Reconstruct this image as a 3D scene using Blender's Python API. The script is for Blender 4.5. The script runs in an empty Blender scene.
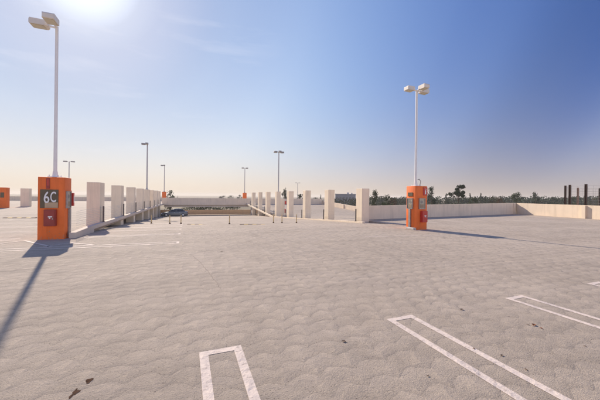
import bpy, bmesh, math, random
import numpy as np
from mathutils import Vector, Matrix
random.seed(7); rng = np.random.default_rng(11)
S = bpy.context.scene
COL = S.collection
PI = math.pi
HAZE = .00045

# ------------------------------------------------------------------ nodes
def nmat(name, rough=.8, spec=.3, metallic=0.):
    m = bpy.data.materials.new(name); m.use_nodes = True
    nt = m.node_tree; b = nt.nodes['Principled BSDF']
    b.inputs['Roughness'].default_value = rough
    b.inputs['Specular IOR Level'].default_value = spec
    b.inputs['Metallic'].default_value = metallic
    return m, nt, b
def mth(nt, op, a, b=None, c=None):
    n = nt.nodes.new('ShaderNodeMath'); n.operation = op
    for i, v in enumerate((a, b, c)):
        if v is None: continue
        if isinstance(v, (int, float)): n.inputs[i].default_value = v
        else: nt.links.new(v, n.inputs[i])
    return n.outputs[0]
def noise(nt, vec, scale, detail=4, rough=.55):
    n = nt.nodes.new('ShaderNodeTexNoise'); n.inputs['Scale'].default_value = scale
    n.inputs['Detail'].default_value = detail; n.inputs['Roughness'].default_value = rough
    if vec is not None: nt.links.new(vec, n.inputs['Vector'])
    return n.outputs['Fac']
def ramp(nt, fac, stops):
    r = nt.nodes.new('ShaderNodeValToRGB'); cr = r.color_ramp
    while len(cr.elements) < len(stops): cr.elements.new(.5)
    for e, (p, c) in zip(cr.elements, stops):
        e.position = p; e.color = (*c, 1) if not isinstance(c, (int, float)) else (c, c, c, 1)
    nt.links.new(fac, r.inputs['Fac']); return r.outputs['Color']
def mixc(nt, fac, a, b, mode='MIX'):
    n = nt.nodes.new('ShaderNodeMix'); n.data_type = 'RGBA'; n.blend_type = mode
    for sock, v in ((n.inputs[0], fac), (n.inputs[6], a), (n.inputs[7], b)):
        if isinstance(v, (int, float)): sock.default_value = v
        elif isinstance(v, tuple): sock.default_value = (*v, 1)
        else: nt.links.new(v, sock)
    return n.outputs[2]
def position(nt):
    return nt.nodes.new('ShaderNodeNewGeometry').outputs['Position']
def objco(nt):
    return nt.nodes.new('ShaderNodeTexCoord').outputs['Object']
def bump(nt, bsdf, h, dist, strength=1.):
    n = nt.nodes.new('ShaderNodeBump'); n.inputs['Distance'].default_value = dist
    n.inputs['Strength'].default_value = strength
    nt.links.new(h, n.inputs['Height']); nt.links.new(n.outputs['Normal'], bsdf.inputs['Normal'])
def sc(c, k): return tuple(min(1, x*k) for x in c)
def rough_mat(name, c, var=.12, scale=3., rough=.8, b=.002, bscale=60, spec=.25, metallic=0., world=False):
    m, nt, bs = nmat(name, rough, spec, metallic)
    p = position(nt) if world else objco(nt)
    f = noise(nt, p, scale, 5)
    nt.links.new(ramp(nt, f, [(.3, sc(c, 1-var)), (.7, sc(c, 1+var))]), bs.inputs['Base Color'])
    if b: bump(nt, bs, noise(nt, p, bscale, 3), b)
    return m

def swirl(nt):
    """overlapping rows of trowel arcs (swirl finish); returns (height 0..1, fine noise, pos)"""
    P = position(nt)
    sep = nt.nodes.new('ShaderNodeSeparateXYZ'); nt.links.new(P, sep.inputs[0])
    def dn(scale, amp):
        n = nt.nodes.new('ShaderNodeTexNoise'); n.inputs['Scale'].default_value = scale
        n.inputs['Detail'].default_value = 2; nt.links.new(P, n.inputs['Vector'])
        s = nt.nodes.new('ShaderNodeSeparateColor'); nt.links.new(n.outputs['Color'], s.inputs[0])
        return (mth(nt, 'MULTIPLY', mth(nt, 'SUBTRACT', s.outputs[0], .5), amp),
                mth(nt, 'MULTIPLY', mth(nt, 'SUBTRACT', s.outputs[1], .5), amp))
    a, b = dn(.4, .5); c, d = dn(4.5, .15)
    x = mth(nt, 'DIVIDE', mth(nt, 'ADD', mth(nt, 'ADD', sep.outputs[0], a), c), .40)
    y = mth(nt, 'DIVIDE', mth(nt, 'ADD', mth(nt, 'ADD', sep.outputs[1], b), d), .30)
    k = mth(nt, 'FLOOR', y); fr = mth(nt, 'SUBTRACT', y, k)
    def arc(row):
        w = nt.nodes.new('ShaderNodeTexWhiteNoise'); w.noise_dimensions = '1D'
        nt.links.new(row, w.inputs['W'])
        u = mth(nt, 'SUBTRACT', mth(nt, 'FRACT', mth(nt, 'ADD', x, w.outputs[0])), .5)
        return mth(nt, 'MULTIPLY', mth(nt, 'SUBTRACT', 1., mth(nt, 'MULTIPLY', mth(nt, 'MULTIPLY', u, u), 4.)), .40)
    v0 = mth(nt, 'SUBTRACT', fr, arc(k))
    v1 = mth(nt, 'SUBTRACT', mth(nt, 'ADD', fr, 1.), arc(mth(nt, 'SUBTRACT', k, 1.)))
    lt = mth(nt, 'LESS_THAN', v0, 0.)
    v = mth(nt, 'ADD', mth(nt, 'MULTIPLY', v1, lt), mth(nt, 'MULTIPLY', v0, mth(nt, 'SUBTRACT', 1., lt)))
    h = mth(nt, 'POWER', mth(nt, 'MAXIMUM', mth(nt, 'DIVIDE', v, 1.30), 0.), .85)
    # amplitude fades in and out over the floor
    amp = mth(nt, 'ADD', mth(nt, 'MULTIPLY', noise(nt, P, .8, 2), .9), .25)
    h = mth(nt, 'MULTIPLY', h, amp)
    return h, P
def deck_material():
    m, nt, bs = nmat('swirl_concrete', .85, .25)
    h, P = swirl(nt)
    big = noise(nt, P, .17, 5, .6); mid = noise(nt, P, 1.7, 5); fine = noise(nt, P, 62, 5, .75); grit = noise(nt, P, 150, 2)
    col = ramp(nt, big, [(.3, (.47, .38, .295)), (.7, (.57, .465, .365))])
    col = mixc(nt, .75, col, ramp(nt, mid, [(.25, .80), (.5, 1.), (.75, 1.10)]), 'MULTIPLY')
    col = mixc(nt, .55, col, ramp(nt, fine, [(.25, .60), (.5, 1.), (.8, 1.2)]), 'MULTIPLY')
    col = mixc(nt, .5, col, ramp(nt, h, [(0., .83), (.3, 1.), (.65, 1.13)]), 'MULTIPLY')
    col = mixc(nt, .9, col, ramp(nt, grit, [(.33, .50), (.41, 1.)]), 'MULTIPLY')
    nt.links.new(col, bs.inputs['Base Color'])
    med = noise(nt, P, 17, 4, .65); pit = noise(nt, P, 48, 3, .6)
    col = mixc(nt, .3, col, ramp(nt, med, [(.3, .80), (.5, 1.), (.72, 1.1)]), 'MULTIPLY')
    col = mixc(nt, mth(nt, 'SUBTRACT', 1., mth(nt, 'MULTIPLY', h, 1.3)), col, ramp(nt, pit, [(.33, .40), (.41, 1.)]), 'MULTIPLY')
    blot = noise(nt, P, .55, 6, .7)
    lane = nt.nodes.new('ShaderNodeMapping'); lane.inputs['Scale'].default_value = (.07, .8, 1.); nt.links.new(P, lane.inputs['Vector'])
    col = mixc(nt, .7, col, ramp(nt, noise(nt, lane.outputs[0], 1., 4, .6), [(.3, .88), (.5, 1.), (.7, 1.06)]), 'MULTIPLY')
    col = mixc(nt, .8, col, ramp(nt, blot, [(.30, .74), (.40, 1.), (.66, 1.), (.74, 1.10)]), 'MULTIPLY')
    nt.links.new(col, bs.inputs['Base Color'])
    H = mth(nt, 'ADD', mth(nt, 'MULTIPLY', h, .060), mth(nt, 'MULTIPLY', fine, .014))
    H = mth(nt, 'ADD', H, mth(nt, 'MULTIPLY', med, .009))
    H = mth(nt, 'ADD', H, mth(nt, 'MULTIPLY', mth(nt, 'MINIMUM', pit, .38), .03))
    H = mth(nt, 'ADD', H, mth(nt, 'MULTIPLY', grit, .004))
    bump(nt, bs, H, 1., 1.)
    return m
def paint_material(name, c):
    m, nt, bs = nmat(name, .75, .3)
    h, P = swirl(nt)
    fine = noise(nt, P, 38, 4, .7); wear = noise(nt, P, 14, 6, .8)
    col = mixc(nt, ramp(nt, wear, [(.38, .75), (.47, 0.)]), c, (.45, .35, .28))
    col = mixc(nt, .5, col, ramp(nt, fine, [(.25, .78), (.5, 1.)]), 'MULTIPLY')
    nt.links.new(col, bs.inputs['Base Color'])
    bump(nt, bs, mth(nt, 'ADD', mth(nt, 'ADD', mth(nt, 'MULTIPLY', h, .048), mth(nt, 'MULTIPLY', fine, .005)), mth(nt, 'MULTIPLY', noise(nt, P, 17, 4, .65), .007)), 1., 1.)
    return m
def wall_material(name, c, stain=.35):
    m, nt, bs = nmat(name, .85, .2)
    P = position(nt)
    mp = nt.nodes.new('ShaderNodeMapping'); mp.inputs['Scale'].default_value = (3.2, 3.2, .25)
    nt.links.new(P, mp.inputs['Vector'])
    streak = noise(nt, mp.outputs[0], 1., 5, .65); blot = noise(nt, P, .9, 5)
    col = ramp(nt, blot, [(.3, sc(c, .93)), (.7, sc(c, 1.05))])
    col = mixc(nt, stain, col, ramp(nt, streak, [(.28, .72), (.48, 1.), (.7, 1.04)]), 'MULTIPLY')
    nt.links.new(col, bs.inputs['Base Color'])
    bump(nt, bs, noise(nt, P, 30, 5, .7), .004)
    return m

M = {}
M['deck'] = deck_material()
M['paint'] = paint_material('worn_white_line', (.74, .61, .51))
M['column'] = wall_material('cream_column_paint', (.86, .725, .55), .5)
M['parapet'] = wall_material('cream_parapet_paint', (.80, .66, .505), .55)
M['beam'] = wall_material('concrete_beam', (.64, .54, .45), .5)
M['brown_wall'] = wall_material('tan_wall_paint', (.74, .54, .33), .3)
def orange_material():
    m, nt, bs = nmat('orange_paint', .6, .3)
    P = objco(nt); z = nt.nodes.new('ShaderNodeSeparateXYZ'); nt.links.new(P, z.inputs[0])
    col = ramp(nt, noise(nt, P, 1.6, 5, .6), [(.3, (.80, .165, .033)), (.7, (.93, .20, .042))])
    chip = noise(nt, P, 11, 6, .75)
    low = mth(nt, 'MULTIPLY', mth(nt, 'POWER', 2.718, mth(nt, 'MULTIPLY', z.outputs[2], -3.5)), .16)
    f = ramp(nt, mth(nt, 'ADD', chip, low), [(.66, 0.), (.72, .75)])
    col = mixc(nt, f, col, (.40, .27, .19))
    mp = nt.nodes.new('ShaderNodeMapping'); mp.inputs['Scale'].default_value = (7, 7, .5); nt.links.new(P, mp.inputs['Vector'])
    col = mixc(nt, .45, col, ramp(nt, noise(nt, mp.outputs[0], 1., 4, .6), [(.3, .70), (.5, 1.)]), 'MULTIPLY')
    nt.links.new(col, bs.inputs['Base Color']); bump(nt, bs, noise(nt, P, 40, 4, .65), .004)
    return m
M['orange'] = orange_material()
M['orange_dark'] = rough_mat('orange_scuffed', (.62, .15, .03), .15, 4, .6, .002)
M['footing'] = rough_mat('grout', (.55, .50, .46), .15, 6, .9, .004, 40)
M['pole'] = rough_mat('pale_pole_paint', (.80, .77, .74), .05, 2, .45, 0, spec=.5)
M['lamp'] = rough_mat('cream_lamp_paint', (.70, .64, .56), .05, 3, .45, 0, spec=.5)
M['grey_lamp'] = rough_mat('grey_lamp_paint', (.30, .29, .29), .08, 3, .5, 0, spec=.5)
M['grey_pole'] = rough_mat('grey_pole_paint', (.42, .41, .42), .06, 2, .5, 0, spec=.5)
M['lens'] = rough_mat('lamp_glass', (.55, .50, .36), .06, 6, .15, 0, spec=.6)
M['steel'] = rough_mat('galvanised_steel', (.36, .34, .33), .15, 8, .5, 0, metallic=.6)
M['dark_steel'] = rough_mat('dark_steel', (.13, .115, .105), .2, 9, .55, 0, metallic=.3)
M['cable'] = rough_mat('cable_steel', (.50, .48, .46), .08, 9, .45, 0, metallic=.5)
M['red'] = rough_mat('red_enamel', (.52, .035, .028), .08, 4, .35, 0, spec=.5)
M['dark_red'] = rough_mat('dark_red_enamel', (.30, .03, .025), .12, 4, .4, 0, spec=.5)
M['white'] = rough_mat('white_lettering', (.82, .80, .77), .03, 8, .6, 0)
M['sign_dark'] = rough_mat('olive_sign_face', (.135, .105, .065), .10, 5, .5, 0)
M['sign_tan'] = rough_mat('tan_sign_face', (.50, .36, .23), .06, 5, .5, 0)
M['cabinet_back'] = rough_mat('pale_cabinet_panel', (.74, .66, .50), .08, 8, .6, 0)
M['yellow'] = rough_mat('yellow_rubber', (.62, .42, .14), .15, 12, .7, .002)
M['black_rubber'] = rough_mat('black_rubber', (.17, .11, .07), .2, 14, .8, .002)
M['bollard'] = rough_mat('faded_yellow_post', (.66, .50, .24), .12, 6, .6, 0)
M['rust'] = rough_mat('rusty_post', (.085, .045, .032), .3, 5, .8, .003, world=True)
M['rust_light'] = rough_mat('faded_rusty_post', (.30, .17, .12), .3, 5, .8, .003, world=True)
M['wire'] = rough_mat('fence_wire', (.30, .28, .27), .1, 5, .6, 0)
M['car_paint'] = rough_mat('slate_car_paint', (.11, .125, .15), .04, 2, .25, 0, spec=.6, metallic=.4)
M['trim'] = rough_mat('dark_trim', (.02, .02, .022), .1, 5, .5, 0)
M['rim'] = rough_mat('alloy_rim', (.5, .5, .5), .05, 5, .3, 0, metallic=.8)
M['headlight'] = rough_mat('headlight_lens', (.75, .76, .78), .03, 5, .1, 0, spec=.7)
M['taillight'] = rough_mat('tail_lens', (.35, .02, .02), .03, 5, .15, 0, spec=.7)
M['bark'] = rough_mat('bark', (.10, .075, .055), .3, 3, .9, .02, 12)
M['dry_leaf'] = rough_mat('dry_leaf', (.22, .085, .035), .3, 40, .8, 0)
M['dark_leaf'] = rough_mat('dark_dry_leaf', (.13, .085, .06), .3, 40, .8, 0)
M['stain'] = rough_mat('dark_stain', (.09, .055, .038), .4, 14, 1., 0, spec=.0, world=True)
M['crack'] = rough_mat('crack_filler', (.30, .24, .195), .25, 14, .9, 0, world=True)
M['terrain'] = rough_mat('dry_ground', (.20, .16, .10), .35, .03, .95, 0, world=True)
M['far_wall'] = rough_mat('far_building_wall', (.26, .265, .29), .1, .3, .8, 0, world=True)
M['far_light'] = rough_mat('far_building_pale', (.55, .53, .52), .1, .3, .8, 0, world=True)
M['far_window'] = rough_mat('far_window_glass', (.13, .135, .15), .1, .3, .4, 0, spec=.4, world=True)
def glass_mat(name, tint, a):
    m, nt, bs = nmat(name, .08, .5)
    bs.inputs['Base Color'].default_value = (*tint, 1)
    bs.inputs['Alpha'].default_value = a
    return m
M['glass'] = glass_mat('cabinet_glass', (.25, .24, .2), .14)
M['car_glass'] = glass_mat('tinted_car_glass', (.03, .035, .045), .93)
def leaf_mat(name, c):
    m, nt, bs = nmat(name, 1., .03)
    f = noise(nt, position(nt), .55, 4); g = noise(nt, position(nt), 4., 2)
    col = ramp(nt, f, [(.3, sc(c, .6)), (.7, sc(c, 1.35))])
    col = mixc(nt, .6, col, ramp(nt, g, [(.3, .6), (.7, 1.25)]), 'MULTIPLY')
    nt.links.new(col, bs.inputs['Base Color'])
    return m
LEAF = {'dark': leaf_mat('dark_leaves', (.030, .048, .024)), 'mid': leaf_mat('mid_leaves', (.060, .080, .036)),
        'olive': leaf_mat('olive_leaves', (.090, .090, .045)), 'rust': leaf_mat('rusty_leaves', (.13, .075, .04)),
        'blue': leaf_mat('grey_green_leaves', (.050, .068, .045))}

# ------------------------------------------------------------------ mesh helpers
class MB:
    def __init__(s): s.b = bmesh.new()
    def box(s, x0, x1, y0, y1, z0, z1, bev=0., seg=1):
        r = bmesh.ops.create_cube(s.b, size=1.)
        vs = r['verts']
        for v in vs:
            v.co = Vector(((x0+x1)/2+v.co.x*(x1-x0), (y0+y1)/2+v.co.y*(y1-y0), (z0+z1)/2+v.co.z*(z1-z0)))
        if bev:
            es = list({e for v in vs for e in v.link_edges})
            bmesh.ops.bevel(s.b, geom=es, offset=bev, segments=seg, affect='EDGES', profile=.5)
        return s
    def prism(s, pts, axis, a, b):
        """polygon pts in the two other axes, extruded on axis from a to b"""
        def mk(p, t):
            return {'x': (t, p[0], p[1]), 'y': (p[0], t, p[1]), 'z': (p[0], p[1], t)}[axis]
        A = [s.b.verts.new(mk(p, a)) for p in pts]; B = [s.b.verts.new(mk(p, b)) for p in pts]
        s.b.faces.new(A); s.b.faces.new(B[::-1])
        n = len(pts)
        for i in range(n): s.b.faces.new((A[i], B[i], B[(i+1) % n], A[(i+1) % n]))
        return s
    def hexa(s, lo, hi):
        """lo, hi: four corners each (bottom loop, top loop)"""
        A = [s.b.verts.new(p) for p in lo]; B = [s.b.verts.new(p) for p in hi]
        s.b.faces.new(A[::-1]); s.b.faces.new(B)
        for i in range(4): s.b.faces.new((A[i], A[(i+1) % 4], B[(i+1) % 4], B[i]))
        return s
    def tube(s, path, r, n=8, cap=True):
        path = [Vector(p) for p in path]
        rs = r if isinstance(r, (list, tuple)) else [r]*len(path)
        rings = []
        for i, p in enumerate(path):
            t = (path[min(i+1, len(path)-1)]-path[max(i-1, 0)]).normalized()
            ref = Vector((0, 0, 1)) if abs(t.z) < .9 else Vector((1, 0, 0))
            u = t.cross(ref).normalized(); w = t.cross(u)
            rings.append([s.b.verts.new(p+(u*math.cos(2*PI*k/n)+w*math.sin(2*PI*k/n))*rs[i]) for k in range(n)])
        for a, b in zip(rings, rings[1:]):
            for k in range(n): s.b.faces.new((a[k], a[(k+1) % n], b[(k+1) % n], b[k]))
        if cap: s.b.faces.new(rings[0][::-1]); s.b.faces.new(rings[-1])
        return s
    def loft(s, rings, cap=True):
        R = [[s.b.verts.new(p) for p in r] for r in rings]; n = len(R[0])
        for a, b in zip(R, R[1:]):
            for k in range(n): s.b.faces.new((a[k], a[(k+1) % n], b[(k+1) % n], b[k]))
        if cap: s.b.faces.new(R[0][::-1]); s.b.faces.new(R[-1])
        return s
    def build(s, name, mat, parent=None, smooth=False, angle=.6):
        bmesh.ops.recalc_face_normals(s.b, faces=s.b.faces)
        me = bpy.data.meshes.new(name); s.b.to_mesh(me); s.b.free()
        me.materials.append(mat)
        if smooth:
            for p in me.polygons: p.use_smooth = True
            me.set_sharp_from_angle(angle=angle)
        o = bpy.data.objects.new(name, me); COL.objects.link(o)
        if parent: o.parent = parent
        return o
def tag(o, label, cat, group=None):
    o['label'] = label; o['category'] = cat
    if group: o['group'] = group
    return o
def thing(name, label, cat, loc=(0, 0, 0), rz=0., group=None):
    o = bpy.data.objects.new(name, None); COL.objects.link(o)
    o.empty_display_size = .2; o.location = loc; o.rotation_euler = (0, 0, rz)
    return tag(o, label, cat, group)
def struct(o): o['kind'] = 'structure'; return o
def kids(o): return [c for c in bpy.data.objects if c.parent == o]
def copy_tree(o, parent=None):
    c = o.copy(); COL.objects.link(c)
    c.parent = parent
    for ch in kids(o): copy_tree(ch, c)
    return c
def text_mesh(name, txt, h, mat, parent, loc, rot, sx=1., depth=.006, bold=0.):
    cu = bpy.data.curves.new(name, 'FONT'); cu.body = txt; cu.size = h; cu.extrude = depth
    cu.offset = bold; cu.align_x = 'CENTER'; cu.align_y = 'CENTER'
    tmp = bpy.data.objects.new('tmp_text', cu); COL.objects.link(tmp)
    dg = bpy.context.evaluated_depsgraph_get(); dg.update()
    me = bpy.data.meshes.new_from_object(tmp.evaluated_get(dg))
    bpy.data.objects.remove(tmp); bpy.data.curves.remove(cu)
    me.materials.clear(); me.materials.append(mat); me.name = name
    for v in me.vertices: v.co.x *= sx
    o = bpy.data.objects.new(name, me); COL.objects.link(o); o.parent = parent
    o.location = loc; o.rotation_euler = rot
    return o

# ------------------------------------------------------------------ camera
H = 1.9; FPX = 288.2; YAW = 21.5; ROLL = .65
cam = bpy.data.cameras.new('camera'); co = bpy.data.objects.new('camera', cam); COL.objects.link(co)
cam.sensor_width = 36; cam.lens = 36*FPX/600; cam.shift_y = -3.8/600; cam.clip_end = 6000; cam.clip_start = .05
co.matrix_world = (Matrix.Translation((0, 0, H)) @ Matrix.Rotation(math.radians(-YAW), 4, 'Z')
                   @ Matrix.Rotation(PI/2, 4, 'X') @ Matrix.Rotation(math.radians(ROLL), 4, 'Z'))
S.camera = co

# ------------------------------------------------------------------ the setting
def ramp_z(y):                       # centre bay runs down to the level below
    return -.0515*math.log(1+math.exp((y-16.6)*1.1))/1.1
def aisle_z(y): return -.22-.058*(61.5-y)   # right-hand aisle runs up to the far deck
XL, XE, XR = -4.62, -4.45, 13.5
YS = 15.2
BP0, BP1 = (13.5, 20.45), (38.1, 23.5)   # long parapet line at the deck edge
YF, YB, YE = 65., 93., 78.7
XO = 31.5
def deck_at(px, py, z=0.):
    r = math.radians(ROLL); dx, dy = px-300, py-200
    X = dx*math.cos(r)+dy*math.sin(r); Y = -dx*math.sin(r)+dy*math.cos(r)+3.8
    Zc = (H-z)*FPX/Y; Xc = X/FPX*Zc; t = math.radians(YAW)
    return (Xc*math.cos(t)+Zc*math.sin(t), -Xc*math.sin(t)+Zc*math.cos(t), z+.004)
def ramp_at(px, py):
    z = 0.
    for i in range(12):
        p = deck_at(px, py, z); z = .5*z+.5*ramp_z(p[1])
    return (p[0], p[1], ramp_z(p[1]))
b = MB()
bm = b.b
def V(x, y, z=0.): return bm.verts.new((x, y, z))
a0 = V(-75, -14); a1 = V(XL, -14); a2 = V(XR, -14); a3 = V(32.75, -14)
m1 = V(XL, YS); m2 = V(XR, YS)
f0 = V(XL, YF); g0 = V(-75, YB); g1 = V(XL, YB); gf = V(XL, YE); g2 = V(XO+.2, YE); h2 = V(XO+.2, YF); h1 = V(XR, YF)
bm.faces.new((a0, a1, m1, f0, gf, g1, g0)); bm.faces.new((a1, a2, m2, m1))
bm.faces.new((a2, a3, V(*BP1), V(*BP0), m2)); bm.faces.new((f0, h1, h2, g2, gf))
ex = bmesh.ops.extrude_face_region(bm, geom=list(bm.faces))
for v in ex['geom']:
    if isinstance(v, bmesh.types.BMVert): v.co.z -= .12
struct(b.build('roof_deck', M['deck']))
# ramp
b = MB(); bm = b.b
ys = [YS+.35*i for i in range(22)]+list(np.linspace(YS+8.2, 84.2, 20))
prev = None
for y in ys:
    z = ramp_z(y)
    row = [bm.verts.new((x, y, z)) for x in (XL, 1., 7., XR)]
    if prev:
        for i in range(3): bm.faces.new((prev[i], prev[i+1], row[i+1], row[i]))
    prev = row
for (x0, x1) in ((-17, XL), (XR, XO)):
    pr = None
    for y in np.linspace(22, 84.2, 12):
        row = [bm.verts.new((x0, y, ramp_z(y)-.003)), bm.verts.new((x1, y, ramp_z(y)-.003))]
        if pr: bm.faces.new((pr[0], pr[1], row[1], row[0]))
        pr = row
o = struct(b.build('ramp', M['deck'], smooth=True))
# right-hand aisle surface
b = MB()
b.hexa([(XR, 14, aisle_z(14)-.25), (XO, 14, aisle_z(14)-.25), (XO, YF-.4, aisle_z(YF)-.25), (XR, YF-.4, aisle_z(YF)-.25)],
       [(XR, 14, aisle_z(14)), (XO, 14, aisle_z(14)), (XO, YF-.4, aisle_z(YF)), (XR, YF-.4, aisle_z(YF))])
struct(b.build('rising_aisle', M['deck']))
# land around the car park
b = MB()
n = 40
R = [0, 120, 200, 400, 800, 1600, 3500]
rings = [[b.b.verts.new((r*math.cos(2*PI*k/n), 40+r*math.sin(2*PI*k/n), -7.2)) for k in range(n)] for r in R[1:]]
b.b.faces.new(rings[0])
for p, q in zip(rings, rings[1:]):
    for k in range(n): b.b.faces.new((p[k], q[k], q[(k+1) % n], p[(k+1) % n]))
struct(b.build('ground', M['terrain']))

# ------------------------------------------------------------------ walls
def wall_between(name, p, q, zp, zq, zb, t, mat, label, cat, side=1, piers=(), pier_d=.14, pier_w=.3):
    """wall from p to q, tops zp / zq, thickness t to the outer side; piers at given distances stand proud of the inner face"""
    p = Vector(p); q = Vector(q); d = q-p; L = d.length
    root = thing(name, label, cat, (p.x, p.y, 0), math.atan2(d.y, d.x))
    zt = lambda s: zp+(zq-zp)*s/L
    zbf = (lambda s: zb) if not callable(zb) else zb
    w = MB()
    w.hexa([(0, 0, zbf(0)), (L, 0, zbf(L)), (L, t*side, zbf(L)), (0, t*side, zbf(0))],
           [(0, 0, zt(0)), (L, 0, zt(L)), (L, t*side, zt(L)), (0, t*side, zt(0))])
    bmesh.ops.bevel(w.b, geom=list(w.b.edges), offset=.02, segments=2, affect='EDGES')
    w.build('wall_panel', mat, root)
    for s in piers:
        k = MB(); k.box(s-pier_w/2, s+pier_w/2, -pier_d*side, .05*side, zbf(s), zt(s)-.03, .012) if side > 0 else \
            k.box(s-pier_w/2, s+pier_w/2, .05*side, -pier_d*side, zbf(s), zt(s)-.03, .012)
        k.build('pier', mat, root)
    return root
wall_between('parapet_wall', (13.5, 20.36), (37.97, 23.39), 1.15, 1.36, -.45, .22, M['parapet'],
             'long cream parapet wall behind the right orange pillar, in shade', 'parapet', 1, (24.2,), .12, .32)
wall_between('parapet_wall', (37.97, 23.36), (32.66, -13.5), 1.35, 1.2, -.45, .22, M['parapet'],
             'sunlit cream parapet wall at the right edge below the rusty posts', 'parapet', 1, (7.1, 16., 25., 34.), .2, .34)
wall_between('parapet_wall', (XO, YF-.3), (XO, 18.), aisle_z(YF)+.9, aisle_z(18)+.9, lambda s: aisle_z(YF-.3-s)-.4, .2, M['parapet'],
             'sloping cream parapet seen through the gaps of the right column row', 'parapet', 1, (2., 10.4, 18.8, 27.), .16, .5)
wall_between('parapet_wall', (-75, 92.6), (XL-.1, 92.6), 1.07, 1.07, -.3, .2, M['parapet'],
             'low grey parapet along the far edge of the left deck', 'parapet', 1, (10, 20, 30, 40, 50, 60), .1, .3)
# spandrel above the mouth of the ramp
root = thing('far_parapet', 'long plain concrete parapet above the wide opening where the ramp goes under', 'parapet', (XL, YF, 0))
w = MB(); w.box(0, XO-XL, -.3, -.02, -.22, 1.27, .02); w.build('wall_panel', M['parapet'], root)
w = MB(); w.box(.4, XR-XL-.3, .05, .6, -.62, -.13); w.build('beam', M['beam'], root)
# tan wall at the bottom end of the ramp, seen through the opening
root = thing('retaining_wall', 'tan wall at the bottom of the ramp seen through the wide opening', 'wall', (4, 84, 0))
zb = ramp_z(84)
w = MB(); w.box(-21, XO-4, .01, .25, zb-.1, zb+1.3, .02); w.build('wall_panel', M['brown_wall'], root)
wall_between('parapet_wall', (XL+.1, YE-.25), (XO, YE-.25), 1.07, 1.07, -.1, .2, M['parapet'],
             'low parapet along the far edge of the far deck, mostly hidden by the nearer parapet', 'parapet', 1)
# side walls of the lower level
o = MB().box(-17.2, -17, 24, 60, -5, -.13).build('lower_wall', M['beam']); tag(o, 'shaded concrete wall under the left deck', 'wall')
o = MB().box(XR+.02, XR+.3, 60.5, YF-.35, -3.2, -.62).build('lower_wall', M['beam']); tag(o, 'short concrete return wall at the right end of the wide opening', 'wall')
# kerb beams at the two sides of the ramp
root = thing('kerb_beam', 'low concrete kerb beam running along the foot of the left column row', 'kerb', (-4.5, 14.95, 0))
def kt(y): return .29-.22*max(0, y-22)/43.
w = MB(); L = YF-.35-14.95; c0 = 2.6
w.hexa([(-.12, 0, .0), (.12, 0, .0), (.12, c0, -.08), (-.12, c0, -.08)],
       [(-.12, 0, .24), (.12, 0, .24), (.12, c0, .29), (-.12, c0, .29)])
w.hexa([(-.12, c0, .10), (.12, c0, .10), (.12, L, kt(YF)-.22), (-.12, L, kt(YF)-.22)],
       [(-.12, c0, .29), (.12, c0, .29), (.12, L, kt(YF)), (-.12, L, kt(YF))])
w.build('beam', M['beam'], root)
root = thing('kerb_beam', 'pale sloping kerb beam rising behind the bollards at the foot of the right column row', 'kerb', (12.55, 18.6, 0))
def kr(y): return max(ramp_z(y)+.12, -.05-.066*(61.5-y))
w = MB(); rings = []
for y in (18.6, 20, 22, 26, 30, 34, 38, 41, 43, 44.5, 47, 50, 55, YF-.35):
    t = kr(y); bt = ramp_z(y)-.05 if y < 44 else t-.24
    rings.append([(-.12, y-18.6, bt), (.12, y-18.6, bt), (.12, y-18.6, t), (-.12, y-18.6, t)])
w.loft(rings); w.build('beam', M['column'], root)

# ------------------------------------------------------------------ columns
def column_mesh(w, d, zt, zb):
    return MB().box(-w/2, w/2, -d/2, d/2, zb, zt, .018, 2).build('concrete_column', M['column'])
def chamf(o): return o
ordn = ['first', 'second', 'third', 'fourth', 'fifth', 'sixth', 'seventh', 'eighth', 'ninth']
base = column_mesh(.65, 1.0, 2.57, -4.6)
for k in range(8):
    o = base if k == 0 else base.copy()
    if k: COL.objects.link(o)
    o.location = (-4.955, 20.16+5.77*k, 0)
    tag(o, f'{ordn[k]} broad cream concrete column in the left row, counted from the orange 6C pillar', 'column', 'cream columns of the left row')
base = column_mesh(.68, .85, 2.57, -4.6)
for k in range(8):
    o = base if k == 0 else base.copy()
    if k: COL.objects.link(o)
    o.location = (13.16, 19.675+5.77*k, 0)
    tag(o, f'{ordn[k]} cream concrete column in the right row, counted from the long shaded parapet', 'column', 'cream columns of the right row')
o = column_mesh(.95, .8, 2.57, -.1); o.location = (-21.3, 52.6, 0)
tag(o, 'lone concrete column on the left deck between the two orange pillars', 'column')

# ------------------------------------------------------------------ cable barriers
def cable_barrier(x, ys, zf, label, nC=9, h=1.05):
    root = thing('cable_barrier', label, 'railing', (x, ys[0], zf(ys[0])))
    for y in ys:
        if y < 16: continue            # this end is anchored in the orange pillar
        z = zf(y)-zf(ys[0])
        w = MB(); w.box(-.035, .035, y-ys[0]-.05, y-ys[0]+.05, z-.02, z+h, .006); w.box(-.08, .08, y-ys[0]-.09, y-ys[0]+.09, z-.02, z+.015)
        w.build('post', M['dark_steel'], root)
    for i in range(nC):
        p = [(0, y-ys[0], zf(y)-zf(ys[0])+.14+i*(h-.2)/(nC-1)) for y in ys]
        MB().tube(p, .0048, 5).build('cable', M['cable'], root)
cable_barrier(-4.47, [15.3]+[19.75+5.77*k for k in range(8)], lambda y: kt(y)-.02, 'taut steel cable barrier with dark posts along the left kerb beam', 9, .92)
cable_barrier(12.55, [19.7+5.77*k for k in range(8)], kr, 'taut steel cable barrier with dark posts in front of the right column row', 9, .98)
w = None

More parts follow.
